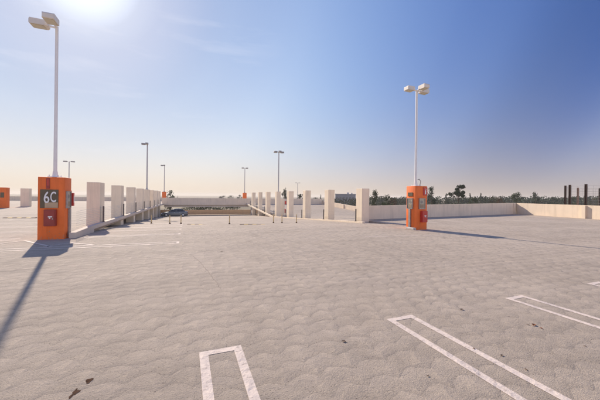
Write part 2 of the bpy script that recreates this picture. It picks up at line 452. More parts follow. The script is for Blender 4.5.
# ------------------------------------------------------------------ painted lines
def rect_strip(w, x0, x1, y0, y1, z=.004):
    f = [w.b.verts.new((x, y, z)) for x, y in ((x0, y0), (x1, y0), (x1, y1), (x0, y1))]
    w.b.faces.new(f)
def frame_path(w, pts, wd, z=.004):
    """mitred open stripe along pts"""
    P = [Vector(p) for p in pts]; Ls = []; Rs = []
    for i, p in enumerate(P):
        d0 = (P[i]-P[i-1]).normalized() if i else (P[1]-P[0]).normalized()
        d1 = (P[i+1]-P[i]).normalized() if i < len(P)-1 else d0
        nrm0 = Vector((-d0.y, d0.x)); nrm1 = Vector((-d1.y, d1.x)); m = (nrm0+nrm1).normalized()
        s = wd/2/max(.3, m.dot(nrm0))
        zz = z(p.y) if callable(z) else z
        Ls.append(w.b.verts.new((p.x+m.x*s, p.y+m.y*s, zz))); Rs.append(w.b.verts.new((p.x-m.x*s, p.y-m.y*s, zz)))
    for i in range(len(P)-1): w.b.faces.new((Ls[i], Rs[i], Rs[i+1], Ls[i+1]))
def hairpin(pts, wd=.1, z=.004):
    w = MB(); frame_path(w, pts, wd, z); return struct(w.build('parking_line', M['paint']))
for k in range(-2, 12):
    x = .412+2.748*k; g = .2
    hairpin([(x-g, -2.2), (x-g, 3.62), (x+g, 3.62), (x+g, -2.2)])
rz = lambda y: (ramp_z(y)+.006 if y > YS else .004)
for k in range(6):                        # stalls on the ramp side of the left row
    y = 12.46+2.75*k; g = .2
    x0 = -10.8 if k == 0 else -4.1
    hairpin([(x0, y-g), (-.3, y-g), (-.3, y+g), (x0, y+g)], .1, rz)
for k in range(-1, 15):                   # stalls on the left deck
    y = 12.46+2.75*k; g = .2
    if k != 0: hairpin([(-6.4, y-g), (-11.4, y-g), (-11.4, y+g), (-6.4, y+g)], .1)
    hairpin([(-25, y-g), (-19.6, y-g), (-19.6, y+g), (-25, y+g)], .1)
hairpin([(-7.5, 12.9), (-5.96, 14.66), (-4.45, 12.75)], .1, .008)
hairpin([(-4.7, 12.8), (-4.09, 13.5), (-3.2, 12.75)], .1, .008)
for k in range(3):                        # faint bay marks in front of the right pillar
    hairpin([(8.0+1.5*k, 11.73-.3*k), (9.2+1.5*k, 11.45-.3*k)], .1)
for k in range(6):
    x = 17.6+2.75*k
    hairpin([(x-.2, 20.8+.124*(x-13.5)), (x-.2, 16.6), (x+.2, 16.6), (x+.2, 20.8+.124*(x-13.5))], .1)

# cracks, stain
def wavy(name, pts, wd, mat, z=.0025, n=16):
    P = [Vector(p) for p in pts]; out = []
    for a, c in zip(P, P[1:]):
        for i in range(n):
            q = a.lerp(c, i/n); out.append((q.x+random.gauss(0, .011), q.y+random.gauss(0, .011)))
    w = MB(); frame_path(w, out, wd, z); return struct(w.build(name, mat))
wavy('crack', [(.15, 9.8), (.38, 8.65), (.55, 7.2), (.68, 5.95)], .009, M['crack'])
wavy('crack', [(4.0, 9.2), (4.5, 7.6), (4.3, 6.4)], .011, M['crack'])
wavy('crack', [(-6.5, 9.5), (-4.6, 9.0), (-2.8, 9.35)], .012, M['crack'])
wavy('crack', [(9.5, 10.6), (12., 9.9), (14.5, 10.3)], .013, M['crack'])
w = MB(); pts = []
for i in range(26):
    a = 2*PI*i/26; r = .62*(.055+.02*math.sin(3*a+1)+.012*math.sin(7*a))
    pts.append(w.b.verts.new((-.97+r*.75*math.cos(a)+.35*r*math.sin(a), 3.33+r*1.7*math.sin(a), .003)))
w.b.faces.new(pts); struct(w.build('stain', M['stain']))
w = MB(); pts = []
for i in range(16):
    a = 2*PI*i/16; r = .03+.008*math.sin(3*a)
    pts.append(w.b.verts.new((-.90+r*math.cos(a), 3.5+r*1.4*math.sin(a), .003)))
w.b.faces.new(pts); struct(w.build('stain', M['stain']))

# ------------------------------------------------------------------ litter
def leaf(loc, size, rz, mat, label):
    size *= .62
    w = MB(); n = 7; prof = [0, .55, .9, 1., .8, .45, 0]
    rows = []
    for i in range(n):
        t = i/(n-1)-.5; hw = .32*prof[i]; z = .10*math.cos(t*PI)*1.2+.02
        rows.append([w.b.verts.new((t*size, -hw*size, (z+.10)*size*.7)), w.b.verts.new((t*size, 0, z*size*.45)), w.b.verts.new((t*size, hw*size, (z+.14)*size*.7))])
    for a, c in zip(rows, rows[1:]):
        w.b.faces.new((a[0], a[1], c[1], c[0])); w.b.faces.new((a[1], a[2], c[2], c[1]))
    w.tube([(-.5*size, 0, .02*size), (-.85*size, .06*size, .05*size)], .018*size, 5)
    bmesh.ops.remove_doubles(w.b, verts=w.b.verts, dist=.0004)
    o = w.build('fallen_leaf', mat); o.location = loc; o.rotation_euler = (0, 0, rz)
    tag(o, label, 'leaf', 'dry leaves lying on the deck'); return o
leaf(deck_at(534, 325.5), .13, .3, M['dry_leaf'], 'reddish brown dry leaf, largest of three lying together below the second long stall mark')
leaf(deck_at(541, 328.5), .075, 1.4, M['dry_leaf'], 'small brown dry leaf to the right of the largest reddish leaf')
leaf(deck_at(528, 325), .06, 2.2, M['dark_leaf'], 'tiny dark dry leaf to the left of the largest reddish leaf')
leaf(deck_at(474, 349), .06, .8, M['dark_leaf'], 'dark dry leaf lying across the right line of the middle stall mark')
leaf(deck_at(502, 356), .07, .2, M['dark_leaf'], 'dark dry leaf just beyond the middle stall mark on its right')
leaf(deck_at(428, 376.5), .05, 2.6, M['dark_leaf'], 'small dark leaf lying alone left of the middle stall mark')
leaf(deck_at(462, 310), .11, .1, M['dark_leaf'], 'flat greyish brown leaf between the middle and the right stall mark tips')
leaf(deck_at(526, 370), .06, 1.1, M['dark_leaf'], 'dark dry leaf right of the lower part of the middle stall mark')
leaf(deck_at(585, 346.5), .055, 1.9, M['dark_leaf'], 'single dark leaf at the right side below the double stall mark')
leaf(deck_at(344, 342), .10, 2.3, M['dark_leaf'], 'greyish curled leaf lying alone between the two nearest stall marks')
leaf(deck_at(222, 251.6), .13, .4, M['dark_leaf'], 'small black scrap lying alone on the open deck ahead of the bollards')

# ------------------------------------------------------------------ orange pillars
def fire_cabinet(root, face, cx, z0, z1, wd, dp, mat, out=0):
    """face: (origin, u, n) local frame; a red cabinet with door seam, label, handle"""
    o, u, nn = face
    def P(a, d, z): return o+u*a+nn*d+Vector((0, 0, z))
    def blk(w, a0, a1, d0, d1, za, zb):
        w.hexa([P(a0, d0, za), P(a1, d0, za), P(a1, d1, za), P(a0, d1, za)], [P(a0, d0, zb), P(a1, d0, zb), P(a1, d1, zb), P(a0, d1, zb)])
    w = MB(); blk(w, cx-wd/2, cx+wd/2, 0, dp, z0, z1); bmesh.ops.bevel(w.b, geom=list(w.b.edges), offset=.012, segments=2, affect='EDGES')
    cab = w.build('fire_cabinet', mat, root)
    w = MB(); blk(w, cx-wd/2+.035, cx+wd/2-.035, dp+.001, dp+.014, z0+.035, z1-.035); w.build('door', mat, cab)
    w = MB(); zc = (z0+z1)/2
    blk(w, cx-.05, cx+.09, dp+.0145, dp+.018, zc+.02, zc+.07); blk(w, cx-.02, cx+.03, dp+.0145, dp+.018, zc-.04, zc+.015)
    w.build('label_plate', M['white'], cab)
    w = MB(); blk(w, cx+wd/2-.11, cx+wd/2-.08, dp+.0145, dp+.04, zc-.07, zc+.0); w.build('handle', M['steel'], cab)
    return cab
def glass_cabinet(root, face, cx, z0, z1, wd):
    o, u, nn = face
    def P(a, d, z): return o+u*a+nn*d+Vector((0, 0, z))
    def blk(w, a0, a1, d0, d1, za, zb):
        w.hexa([P(a0, d0, za), P(a1, d0, za), P(a1, d1, za), P(a0, d1, za)], [P(a0, d0, zb), P(a1, d0, zb), P(a1, d1, zb), P(a0, d1, zb)])
    w = MB(); blk(w, cx-wd/2+.03, cx+wd/2-.03, .0, .03, z0+.03, z1-.03); cab = w.build('meter_cabinet', M['cabinet_back'], root)
    w = MB()
    for a0, a1, za, zb in ((cx-wd/2, cx+wd/2, z0, z0+.03), (cx-wd/2, cx+wd/2, z1-.03, z1), (cx-wd/2, cx-wd/2+.03, z0+.031, z1-.031), (cx+wd/2-.03, cx+wd/2, z0+.031, z1-.031)):
        blk(w, a0, a1, 0, .075, za, zb)
    w.build('frame', M['steel'], cab)
    w = MB(); blk(w, cx-wd/2+.035, cx+wd/2-.035, .060, .066, z0+.035, z1-.035); w.build('glass', M['glass'], cab)
    # dial and switch box behind the glass
    c = P(cx-.02, .031, z1-.22)
    w = MB(); w.tube([c, c+nn*.02], .085, 16); w.build('dial', M['steel'], cab)
    w = MB(); blk(w, cx-.12, cx+.12, .031, .055, z0+.08, z0+.28); w.build('switch_box', M['sign_tan'], cab)
    return cab
W_, D_, HP = .90, .74, 2.58
def pillar(loc, label, zb=-.02, detail=None, W_=W_, mat='orange', name='orange_pillar', group='orange painted pillars at the lamp posts'):
    root = thing(name, label, 'pillar', loc, 0., group)
    MB().box(-W_/2, W_/2, -D_/2, D_/2, zb, HP, .025, 2).build('body', M[mat], root, True)
    FN = (Vector((0, -D_/2, 0)), Vector((1, 0, 0)), Vector((0, -1, 0)))   # near face
    FE = (Vector((W_/2, 0, 0)), Vector((0, 1, 0)), Vector((1, 0, 0)))     # right face
    FW = (Vector((-W_/2, 0, 0)), Vector((0, 1, 0)), Vector((-1, 0, 0)))   # left face
    if detail == 'sign':
        y = -D_/2
        sg = MB().box(-.36, .24, y-.03, y-.001, 1.30, 2.06, .006).build('location_sign', M['sign_dark'], root)
        MB().box(-.20, .232, y-.036, y-.0305, 1.306, 1.53).build('tan_panel', M['sign_tan'], sg)
        text_mesh('lettering', '6', .66, M['white'], sg, (-.14, y-.044, 1.71), (PI/2, 0, 0), .62, .006, .006)
        text_mesh('lettering', 'C', .60, M['white'], sg, (.08, y-.044, 1.73), (PI/2, 0, 0), .50, .006, .006)
        lb = MB().box(-.17, -.05, y-.022, y-.001, 2.09, 2.53, .004).build('vertical_label', M['dark_red'], root)
        MB().box(-.135, -.085, y-.026, y-.0225, 2.22, 2.48).build('pale_strip', M['red'], lb)
        fire_cabinet(root, FN, .0, .56, 1.24, .40, .14, M['dark_red'])
        glass_cabinet(root, FE, -.06, 1.28, 2.0, .42)
        MB().box(W_/2+.001, W_/2+.07, -.02, .16, .03, 1.26, .004).build('channel', M['steel'], root)
        bx = MB().box(W_/2+.001, W_/2+.13, .20, .33, 1.36, 1.93, .01).build('red_box', M['red'], root)
        MB().box(W_/2+.1305, W_/2+.136, .23, .30, 1.5, 1.8).build('label_plate', M['white'], bx)
    if detail == 'meters':
        glass_cabinet(root, FW, .02, 1.22, 1.86, .46)
        glass_cabinet(root, FN, .03, 1.22, 1.86, .46)
        fire_cabinet(root, FN, .14, .45, 1.12, .42, .16, M['red'])
        y = -D_/2
        s_ = MB().box(.13, .445, y-.03, y-.001, 2.03, 2.5, .005).build('red_sign', M['red'], root)
        w = MB(); w.box(.245, .325, y-.036, y-.0305, 2.1, 2.33, .015); w.tube([(.285, y-.034, 2.33), (.285, y-.034, 2.40), (.36, y-.034, 2.38)], .013, 6)
        w.box(.26, .31, y-.036, y-.0305, 2.405, 2.43); w.build('emblem', M['white'], s_)
        MB().box(-W_/2-.03, -W_/2-.001, -.18, .22, 1.98, 2.2, .004).build('name_plate', M['sign_dark'], root)
        MB().box(-W_/2-.09, -W_/2-.001, -.06, .09, .06, 1.20, .004).build('channel', M['steel'], root)
        MB().box(-W_/2-.16, -W_/2+.04, -D_/2-.06, D_/2-.15, 0., .13, .02).build('footing', M['footing'], root)
        w = MB(); w.tube([(.16, -.1, HP-.02), (.16, -.1, HP+.12), (.20, -.1, HP+.3), (.12, -.08, HP+.42), (.02, -.05, HP+.40)], .022, 8)
        w.build('conduit', M['steel'], root, True)
    if detail == 'back':
        y = -D_/2
        MB().box(-.14, .22, y-.03, y-.001, 1.3, 1.95, .006).build('location_sign', M['sign_dark'], root)
    if detail == 'east':
        fire_cabinet(root, FE, -.1, .35, 1.0, .42, .24, M['red'])
        MB().box(W_/2+.001, W_/2+.30, -.36, -.30, 1.75, 2.3, .005).build('red_sign', M['red'], root)
    return root
P6 = (-5.18, 15.17); PR = (12.9, 13.58)
pillar((*P6, 0), 'large orange pillar with the white 6C sign and a dark red cabinet', detail='sign')
pillar((*PR, 0), 'orange pillar by the long parapet with glazed cabinets, a red sign and a red fire cabinet', detail='meters')
pillar((-21.5, 47.6, 0), 'orange pillar cut by the left edge of the frame, beside the lone column', detail='back')
pillar((14.15, 44.6, aisle_z(44.6)), 'cream lamp pillar with red boxes on its right side, partly hidden behind the fifth right column', detail='east', zb=-.1, W_=1.25, mat='column', name='lamp_pillar', group=None)
pillar((-5.06, 77.4, 0), 'orange pillar on the far deck in front of the bushy tree')
pillar((13.93, 74.3, 0), 'orange pillar standing above the right end of the wide opening on the far deck')
pillar((-24.2, 78., 0), 'distant orange pillar on the left deck hidden behind the 6C pillar')
pillar((-5.4, 45.7, 0), 'cream lamp pillar hidden behind the fourth and fifth columns of the left row', mat='column', name='lamp_pillar', group=None)

# ------------------------------------------------------------------ lamp posts
def lamp_post(loc, h, heads, label, pm, lm, r=.075, hs=1.):
    """heads: list of unit directions (dx, dy) the arms point to; h = height of the pole top above loc"""
    root = thing('lamp_post', label, 'lamp post', loc, 0., 'tall lamp posts on the parking deck')
    MB().tube([(0, 0, .03), (0, 0, h*.5), (0, 0, h)], [r*1.12, r, r*.9], 12).build('pole', pm, root, True)
    w = MB(); w.box(-.2, .2, -.2, .2, 0, .035, .006)
    for sx in (-1, 1):
        for sy in (-1, 1): w.tube([(sx*.15, sy*.15, .036), (sx*.15, sy*.15, .10)], .018, 6)
    w.tube([(0, 0, .036), (0, 0, .26)], [r*1.75, r*1.35], 12); w.build('base_plate', pm, root)
    for dx, dy in heads:
        d = Vector((dx, dy, 0)); s = Vector((-dy, dx, 0)); up = Vector((0, 0, 1))
        a = MB(); a.tube([d*.0+up*(h-.06), d*.34*hs+up*(h-.03)], .045, 8); a.build('arm', pm, root)
        w = MB(); l0, l1, hw = .32*hs, 1.02*hs, .235*hs
        def ring(l, k, za, zb): return [d*l+s*hw*k+up*za, d*l-s*hw*k+up*za, d*l-s*hw*k+up*zb, d*l+s*hw*k+up*zb]
        zt = h+.10; zb = h-.13
        w.loft([ring(l0, .72, zb+.03, zt-.03), ring(l0+.08, 1, zb, zt), ring(l1-.03, 1, zb, zt), ring(l1, .94, zb+.02, zt-.05)])
        hd = w.build('lamp_head', lm, root)
        w = MB(); w.loft([[d*(l0+.12)+s*(hw-.04)+up*(zb-.022), d*(l0+.12)-s*(hw-.04)+up*(zb-.022), d*(l1-.06)-s*(hw-.04)+up*(zb-.022), d*(l1-.06)+s*(hw-.04)+up*(zb-.022)],
                         [d*(l0+.12)+s*(hw-.04)+up*(zb-.001), d*(l0+.12)-s*(hw-.04)+up*(zb-.001), d*(l1-.06)-s*(hw-.04)+up*(zb-.001), d*(l1-.06)+s*(hw-.04)+up*(zb-.001)]])
        w.build('lens', M['lens'], hd)
    return root
X, Y = (1, 0), (0, 1); NX, NY = (-1, 0), (0, -1)
lamp_post((P6[0]-.02, P6[1]+.05, HP), 9.0-HP, [NX, NY], 'tall lamp post with two heads standing on the 6C pillar', M['pole'], M['lamp'], .06, .86)
lamp_post((PR[0]-.08, PR[1], HP), 8.37-HP, [NX, NY, X], 'tall white lamp post with three heads standing on the pillar by the long parapet', M['pole'], M['lamp'], .066, .80)
lamp_post((-5.2, 45.7, HP), 9.0-HP, [NX, NY], 'grey lamp post with heads to its left, rising behind the left column row', M['grey_pole'], M['grey_lamp'], .08, .72)
lamp_post((-5.06, 77.4, HP), 9.0-HP, [NX, NY], 'distant lamp post rising from the far deck beside the bushy tree', M['grey_pole'], M['grey_lamp'], .075, .8)
lamp_post((13.93, 74.3, HP), 9.0-HP, [NX, X], 'distant lamp post with two heads above the right end of the wide opening', M['grey_pole'], M['grey_lamp'], .075, .8)
lamp_post((13.82, 44.6, HP+aisle_z(44.6)), 9.0-HP-aisle_z(44.6), [NX, NY, X], 'tall grey lamp post rising behind the fifth right column', M['grey_pole'], M['grey_lamp'], .08, .82)
lamp_post((-24.2, 78., HP), 9.0-HP, [NX, X], 'distant lamp post with two heads seen just right of the 6C pillar pole', M['grey_pole'], M['grey_lamp'], .085, 1.0)
lamp_post((60.9, 158.6, -7.2), 17.0, [NX, X], 'tiny far lamp post seen behind the third column of the right row', M['grey_pole'], M['grey_lamp'], .14, 1.5)

# ------------------------------------------------------------------ bollards and speed humps
ptsB = [ramp_at(*q) for q in ((151.4, 223.3), (169.8, 223.6), (181, 223.6), (229.5, 224), (273.5, 223), (282, 223), (296.5, 223))]
def bollard(loc, label, group):
    root = thing('bollard', label, 'bollard', loc, 0, group)
    MB().tube([(0, 0, .06), (0, 0, .66), (0, 0, .7)], [.036, .036, .025], 10).build('post', M['bollard'], root, True)
    MB().tube([(0, 0, -.01), (0, 0, .03), (0, 0, .10)], [.075, .07, .045], 12).build('base', M['black_rubber'], root, True)
    MB().tube([(0, 0, .48), (0, 0, .58)], [.038, .038], 10).build('reflective_band', M['sign_tan'], root, True)
    return root
bl = ['first thin yellow bollard from the left, in front of the shaded left kerb', 'thin yellow bollard in front of the front wheel of the car', 'thin yellow bollard in front of the rear wheel of the car',
      'thin yellow bollard standing alone between the two speed humps', 'fifth thin yellow bollard from the left, past the right speed hump', 'sixth thin yellow bollard from the left, in front of the fifth right column',
      'rightmost thin yellow bollard in the row at the head of the ramp']
for q, t in zip(ptsB, bl): bollard(q, t, 'thin yellow bollards across the head of the ramp')
def hump(p, q, zf, label):
    p = Vector(p); q = Vector(q); d = q-p; L = d.length
    root = thing('speed_hump', label, 'speed hump', (p.x, p.y, zf(p.y)), math.atan2(d.y, d.x), 'black and yellow speed humps')
    n = max(3, int(L/.3))
    for i in range(n):
        x0, x1 = L*i/n+.006, L*(i+1)/n-.006
        w = MB(); w.prism([(-.15, 0), (.15, 0), (.11, .028), (.05, .045), (-.05, .045), (-.11, .028)], 'x', x0, x1)
        w.build('rubber_section', M['yellow'] if i % 2 else M['black_rubber'], root)
hump(ramp_at(188, 224.4)[:2], ramp_at(222, 224.6)[:2], ramp_z, 'black and yellow speed hump left of the lone bollard')
hump(ramp_at(240, 224.6)[:2], ramp_at(265, 224.4)[:2], ramp_z, 'black and yellow speed hump right of the lone bollard')
hump((-12.8, 28.4), (-10.7, 27.95), lambda y: 0., 'black and yellow speed hump on the left deck beside the 6C pillar')

# ------------------------------------------------------------------ car
def make_car(loc, rz, label):
    root = thing('parked_car', label, 'car', loc, rz)
    # x forward; stations: x, half width, z bottom, z belt
    st = [(2.30, .62, .36, .58), (2.22, .76, .26, .66), (1.95, .84, .20, .76), (1.4, .88, .19, .86), (.85, .89, .19, .93), (0, .90, .19, .96),
          (-.9, .90, .19, .98), (-1.45, .88, .20, 1.0), (-2.0, .84, .26, .98), (-2.22, .78, .32, .92), (-2.30, .66, .40, .74)]
    w = MB(); rings = []
    for x, hw, zb, zt in st:
        m = (zb+zt)/2+.04
        rings.append([(x, -hw*.92, zb), (x, hw*.92, zb), (x, hw, zb+.12), (x, hw, m), (x, hw*.93, zt-.03), (x, hw*.80, zt), (x, -hw*.80, zt), (x, -hw*.93, zt-.03), (x, -hw, m), (x, -hw, zb+.12)])
    w.loft(rings); w.build('body', M['car_paint'], root, True, .5)
    gl = [(1.02, .70, .92, .94), (.30, .66, .95, 1.38), (-.25, .64, .96, 1.43), (-.95, .64, .97, 1.39), (-1.72, .68, .99, 1.03)]
    w = MB(); rings = []
    for x, hw, zb, zt in gl: rings.append([(x, -.80, zb-.03), (x, .80, zb-.03), (x, hw, zt), (x, -hw, zt)])
    w.loft(rings); w.build('windows', M['car_glass'], root)
    w = MB(); rings = []
    for x, hw, z in ((.36, .655, 1.37), (.25, .65, 1.40), (-.25, .645, 1.45), (-.95, .645, 1.41), (-1.08, .65, 1.36)):
        rings.append([(x, -hw, z-.02), (x, hw, z-.02), (x, hw*.9, z+.018), (x, -hw*.9, z+.018)])
    w.loft(rings); w.build('roof', M['car_paint'], root, True)
    for s in (-1, 1):
        for q, r_ in (([(1.04, s*.765, .93), (.33, s*.668, 1.385)], .035), ([(-.32, s*.81, .96), (-.36, s*.655, 1.43)], .035),
                     ([(-1.74, s*.74, 1.0), (-1.02, s*.655, 1.38)], .05)):
            MB().tube(q, r_, 6).build('window_pillar', M['car_paint'], root)
        MB().box(.68, .82, s*.99-.09, s*.99+.09, .95, 1.07, .03).build('mirror', M['car_paint'], root)
        for x in (.05, -.85): MB().box(x-.09, x+.09, s*.905-.012, s*.905+.012, .80, .83, .004).build('door_handle', M['rim'], root)
        MB().box(2.02, 2.24, s*.66-.13, s*.66+.13, .58, .70, .03).build('headlight', M['headlight'], root)
        MB().box(-2.30, -2.12, s*.66-.13, s*.66+.13, .74, .88, .02).build('tail_light', M['taillight'], root)
        for x in (1.42, -1.38):
            wh = MB().tube([(x, s*.70, .315), (x, s*.72, .315), (x, s*.89, .315), (x, s*.915, .315)], [.28, .315, .315, .28], 20).build('wheel', M['trim'], root, True)
            MB().tube([(x, s*.9155, .315), (x, s*.925, .315)], [.21, .19], 14).build('rim', M['rim'], wh, True)
    MB().box(2.24, 2.33, -.5, .5, .36, .50, .02).build('grille', M['trim'], root)
    MB().box(-1.9, 1.9, -.86, .86, .16, .24).build('sill', M['trim'], root)
    return root
zc = ramp_z(57.5)
make_car((-1.95, 57.5, zc), PI, 'dark grey sedan on the ramp in front of the wide opening')

# ------------------------------------------------------------------ fence posts beyond the right parapet
root = thing('netting_fence', 'tall fence of rusty steel posts and thin wires beyond the right parapet', 'fence', (52.6, 25., -7.2))
O = Vector((52.6, 25., -7.2))
posts = [(56.26, 27.28, 4.08, .15, 'rust'), (54.45, 25.84, 4.1, .17, 'rust'), (69.49, 31.74, 4.1, .17, 'rust_light'), (54.15, 23.81, 4.15, .18, 'rust'), (73.4, 30.2, 4.1, .2, 'rust'), (53.9, 19.6, 4.2, .18, 'rust'), (53.6, 15.2, 4.2, .18, 'rust')]
for x, y, z, r, mt in posts:
    a = Vector((x, y, -7.2))-O
    w = MB(); h = z+7.2
    r *= .72
    w.box(a.x-r, a.x+r, a.y-r*.9, a.y-r*.6, a.z, a.z+h); w.box(a.x-r, a.x+r, a.y+r*.6, a.y+r*.9, a.z, a.z+h); w.box(a.x-r*.25, a.x+r*.25, a.y-r*.599, a.y+r*.599, a.z, a.z+h-.01)
    w.build('post', M[mt], root)
for (i, j) in ((0, 1), (1, 3), (3, 5), (5, 6), (2, 4)):
    w = MB(); p, q = posts[i], posts[j]; ztop = 3.9
    P0 = Vector((p[0], p[1]-.2, 0))-O; Q0 = Vector((q[0], q[1]+.2, 0))-O
    for k in range(15):
        z = ztop-.42*k+7.2
        w.tube([(P0.x, P0.y, z), ((P0.x+Q0.x)/2, (P0.y+Q0.y)/2, z-.03), (Q0.x, Q0.y, z)], .010, 4)
    nv = max(2, int((Q0-P0).length/.6))
    for k in range(nv+1):
        m = P0.lerp(Q0, k/nv); w.tube([(m.x, m.y, 11.1), (m.x, m.y, 5.2)], .010, 4)
    w.build('wire_net', M['wire'], root)

# ------------------------------------------------------------------ trees
def tree_meshes(kind, seed, h=10., rad=3.2, leafm='dark', n=1500, ls=.42):
    r = np.random.default_rng(seed)
    t = MB(); th = {'round': .42, 'tall': .22, 'umbrella': .62, 'bush': .2}[kind]*h
    lean = r.normal(0, .25, 2)
    t.tube([(0, 0, 0), (lean[0]*.3, lean[1]*.3, th*.5), (lean[0]*.6, lean[1]*.6, th), (lean[0], lean[1], h*.86)], [.035*h*.6, .026*h*.6, .02*h*.6, .004*h], 8)
    lobes = []
    nl = {'round': 11, 'tall': 12, 'umbrella': 15, 'bush': 12}[kind]
    for i in range(nl):
        a = 2*PI*i/nl*2.4+r.uniform(0, .8)
        if kind == 'tall':
            f = (i+.5)/nl; z = h*(.2+.76*f); R = rad*(1-f)**.7*.45+.25; q = rad*(1-f)**.8*.45
            lr = rad*(.40*(1-f)+.16)
        elif kind == 'umbrella':
            z = h*r.uniform(.66, .95); q = rad*r.uniform(.1, .85)*(1.15-abs(z/h-.80)*2.2); lr = rad*r.uniform(.16, .30)
        else:
            f = r.uniform(0, 1); z = h*((.36 if kind == 'round' else .16)+(.56 if kind == 'round' else .72)*f)
            q = rad*r.uniform(.25, .72)*math.sqrt(max(.1, 1-(2*f-.9)**2)); lr = rad*r.uniform(.28, .44)
        c = np.array((lean[0]*z/h+q*math.cos(a), lean[1]*z/h+q*math.sin(a), z)); lobes.append((c, lr))
        t.tube([(lean[0]*.6*z/h, lean[1]*.6*z/h, min(th, z*.75)), tuple((c*.55+np.array((0, 0, z*.40)))), tuple(c)], [.011*h*.6, .008*h*.6, .003*h], 5)
    bpy_tr = t
    per = n//nl; vs = []; fs = []
    for c, lr in lobes:
        d = r.normal(size=(per, 3)); d /= np.linalg.norm(d, axis=1)[:, None]
        rr = lr*(r.uniform(0, 1, per)**.42)*(1+.28*np.sin(d[:, 0]*5+d[:, 1]*4+lr*9))
        p = c+d*rr[:, None]*np.array((1, 1, .78 if kind != 'umbrella' else .5))
        u = r.normal(size=(per, 3)); u /= np.linalg.norm(u, axis=1)[:, None]
        v = np.cross(u, r.normal(size=(per, 3))); v /= np.linalg.norm(v, axis=1)[:, None]
        s = ls*r.uniform(.5, 1.15, per)[:, None]
        b0 = len(vs)
        Q = np.stack([p-u*s*.5, p+v*s*.32, p+u*s*.5, p-v*s*.32], 1).reshape(-1, 3)
        vs.extend(map(tuple, Q)); fs.extend([(b0+4*i, b0+4*i+1, b0+4*i+2, b0+4*i+3) for i in range(per)])
    me = bpy.data.meshes.new('crown'); me.from_pydata(vs, [], fs); me.update(); me.materials.append(LEAF[leafm])
    return t, me
PROTO = {}
def tree(kind, leafm, loc, h, rad, label, group=None, rz=0., n=1500, ls=.42, v=0, name='tree'):
    key = (kind, leafm, v, n)
    root = thing(name, label, 'tree', loc, rz, group)
    if key not in PROTO:
        t, cm = tree_meshes(kind, hash((kind, v)) % 1 + 17*v+len(kind)*5, 10., 3.4, leafm, n, ls)
        tr = t.build('trunk', M['bark']); PROTO[key] = (tr.data, cm); bpy.data.objects.remove(tr)
    tm, cm = PROTO[key]
    for nm, me in (('trunk', tm), ('crown', cm)):
        o = bpy.data.objects.new(nm, me); COL.objects.link(o); o.parent = root
    root.scale = (rad/3.4, rad/3.4, h/10.)
    return root
def at(px, py, Zc):
    r = math.radians(ROLL); dx, dy = px-300, py-200
    X = dx*math.cos(r)+dy*math.sin(r); Yv = -dx*math.sin(r)+dy*math.cos(r)+3.8
    Xc = X/FPX*Zc; t = math.radians(YAW)
    return (Xc*math.cos(t)+Zc*math.sin(t), -Xc*math.sin(t)+Zc*math.cos(t), H-Yv/FPX*Zc)
G = -7.2
def put(kind, leafm, px, ytop, Zc, wpx, label, group=None, v=0, n=1500, ls=.42):
    x, y, z = at(px, ytop, Zc); h = (z-G)/ (.97 if kind != 'umbrella' else 1.0)
    return tree(kind, leafm, (x, y, G), h, wpx*Zc/FPX/2*1.05, label, group, random.uniform(0, 6), n, ls, v)
GR = 'trees beyond the right parapet'
put('umbrella', 'dark', 458.5, 184, 100, 17, 'tall spreading dark tree, highest in the tree line right of the lamp pillar', GR, 21, 2000, .5)
put('round', 'dark', 432, 187.5, 105, 12, 'dark round tree close to the right of the orange pillar by the long parapet', GR, 2)
put('round', 'mid', 374, 190.3, 90, 13, 'bushy green tree just right of the first column of the right row', GR, 3)
put('bush', 'mid', 387, 194.3, 92, 20, 'low green bushy tree between the first right column and the orange pillar', GR, 4)
put('bush', 'rust', 393, 194.2, 110, 12, 'rusty brown tree left of the orange pillar', GR, 5)
put('tall', 'blue', 446, 193.5, 160, 7, 'small pointed grey tree between the round tree and the tall spreading tree', GR, 6)
put('round', 'mid', 517, 190.8, 120, 13, 'rounded green tree above the corner of the parapets', GR, 7)
put('round', 'dark', 536, 192.3, 110, 8, 'small dark tree left of the rusty posts', GR, 8)
put('tall', 'blue', 470, 193.4, 170, 6, 'thin pointed tree right of the tall spreading tree', GR, 1)
put('tall', 'blue', 481, 193.0, 175, 6, 'slim pointed tree among the tree line left of the parapet corner', GR, 2)
put('bush', 'olive', 496, 193.6, 130, 16, 'pale olive tree left of the parapet corner', GR, 9)
put('bush', 'rust', 501, 195.2, 120, 11, 'brownish low tree left of the rounded green tree', GR, 10)
put('bush', 'mid', 473, 195.7, 105, 16, 'low green tree under the slim pointed trees', GR, 11)
put('bush', 'mid', 572, 195.5, 130, 18, 'low green tree behind the leftmost rusty posts', GR, 12)
put('bush', 'olive', 592, 195.3, 140, 16, 'low olive tree behind the rightmost rusty posts', GR, 13)
put('bush', 'blue', 553, 196.2, 150, 14, 'grey green low tree between the small dark tree and the rusty posts', GR, 4)
put('round', 'dark', 284.6, 188.8, 105, 7.5, 'dark round tree top showing between the third and fourth right columns', None, 14)
put('umbrella', 'dark', 299.5, 192.6, 115, 11, 'wind bent dark tree between the second and third right columns', None, 15, 800)
put('bush', 'mid', 170, 186.0, 105, 17, 'loose bushy tree beyond the far deck beside an orange pillar', None, 16, 900, .5)
put('bush', 'blue', 222, 194.4, 330, 9, 'faint grey tree far off above the far parapet, leftmost of three', 'faint trees far beyond the far parapet', 5)
put('bush', 'blue', 231, 194.6, 330, 8, 'faint grey tree far off above the far parapet, middle of three', 'faint trees far beyond the far parapet', 10)
put('bush', 'blue', 239.5, 194.3, 320, 8, 'faint grey tree far off above the far parapet, nearest to the orange pillar', 'faint trees far beyond the far parapet', 12)
put('bush', 'blue', 317, 196.3, 240, 13, 'grey green far tree between the second and third right columns', None, 9)
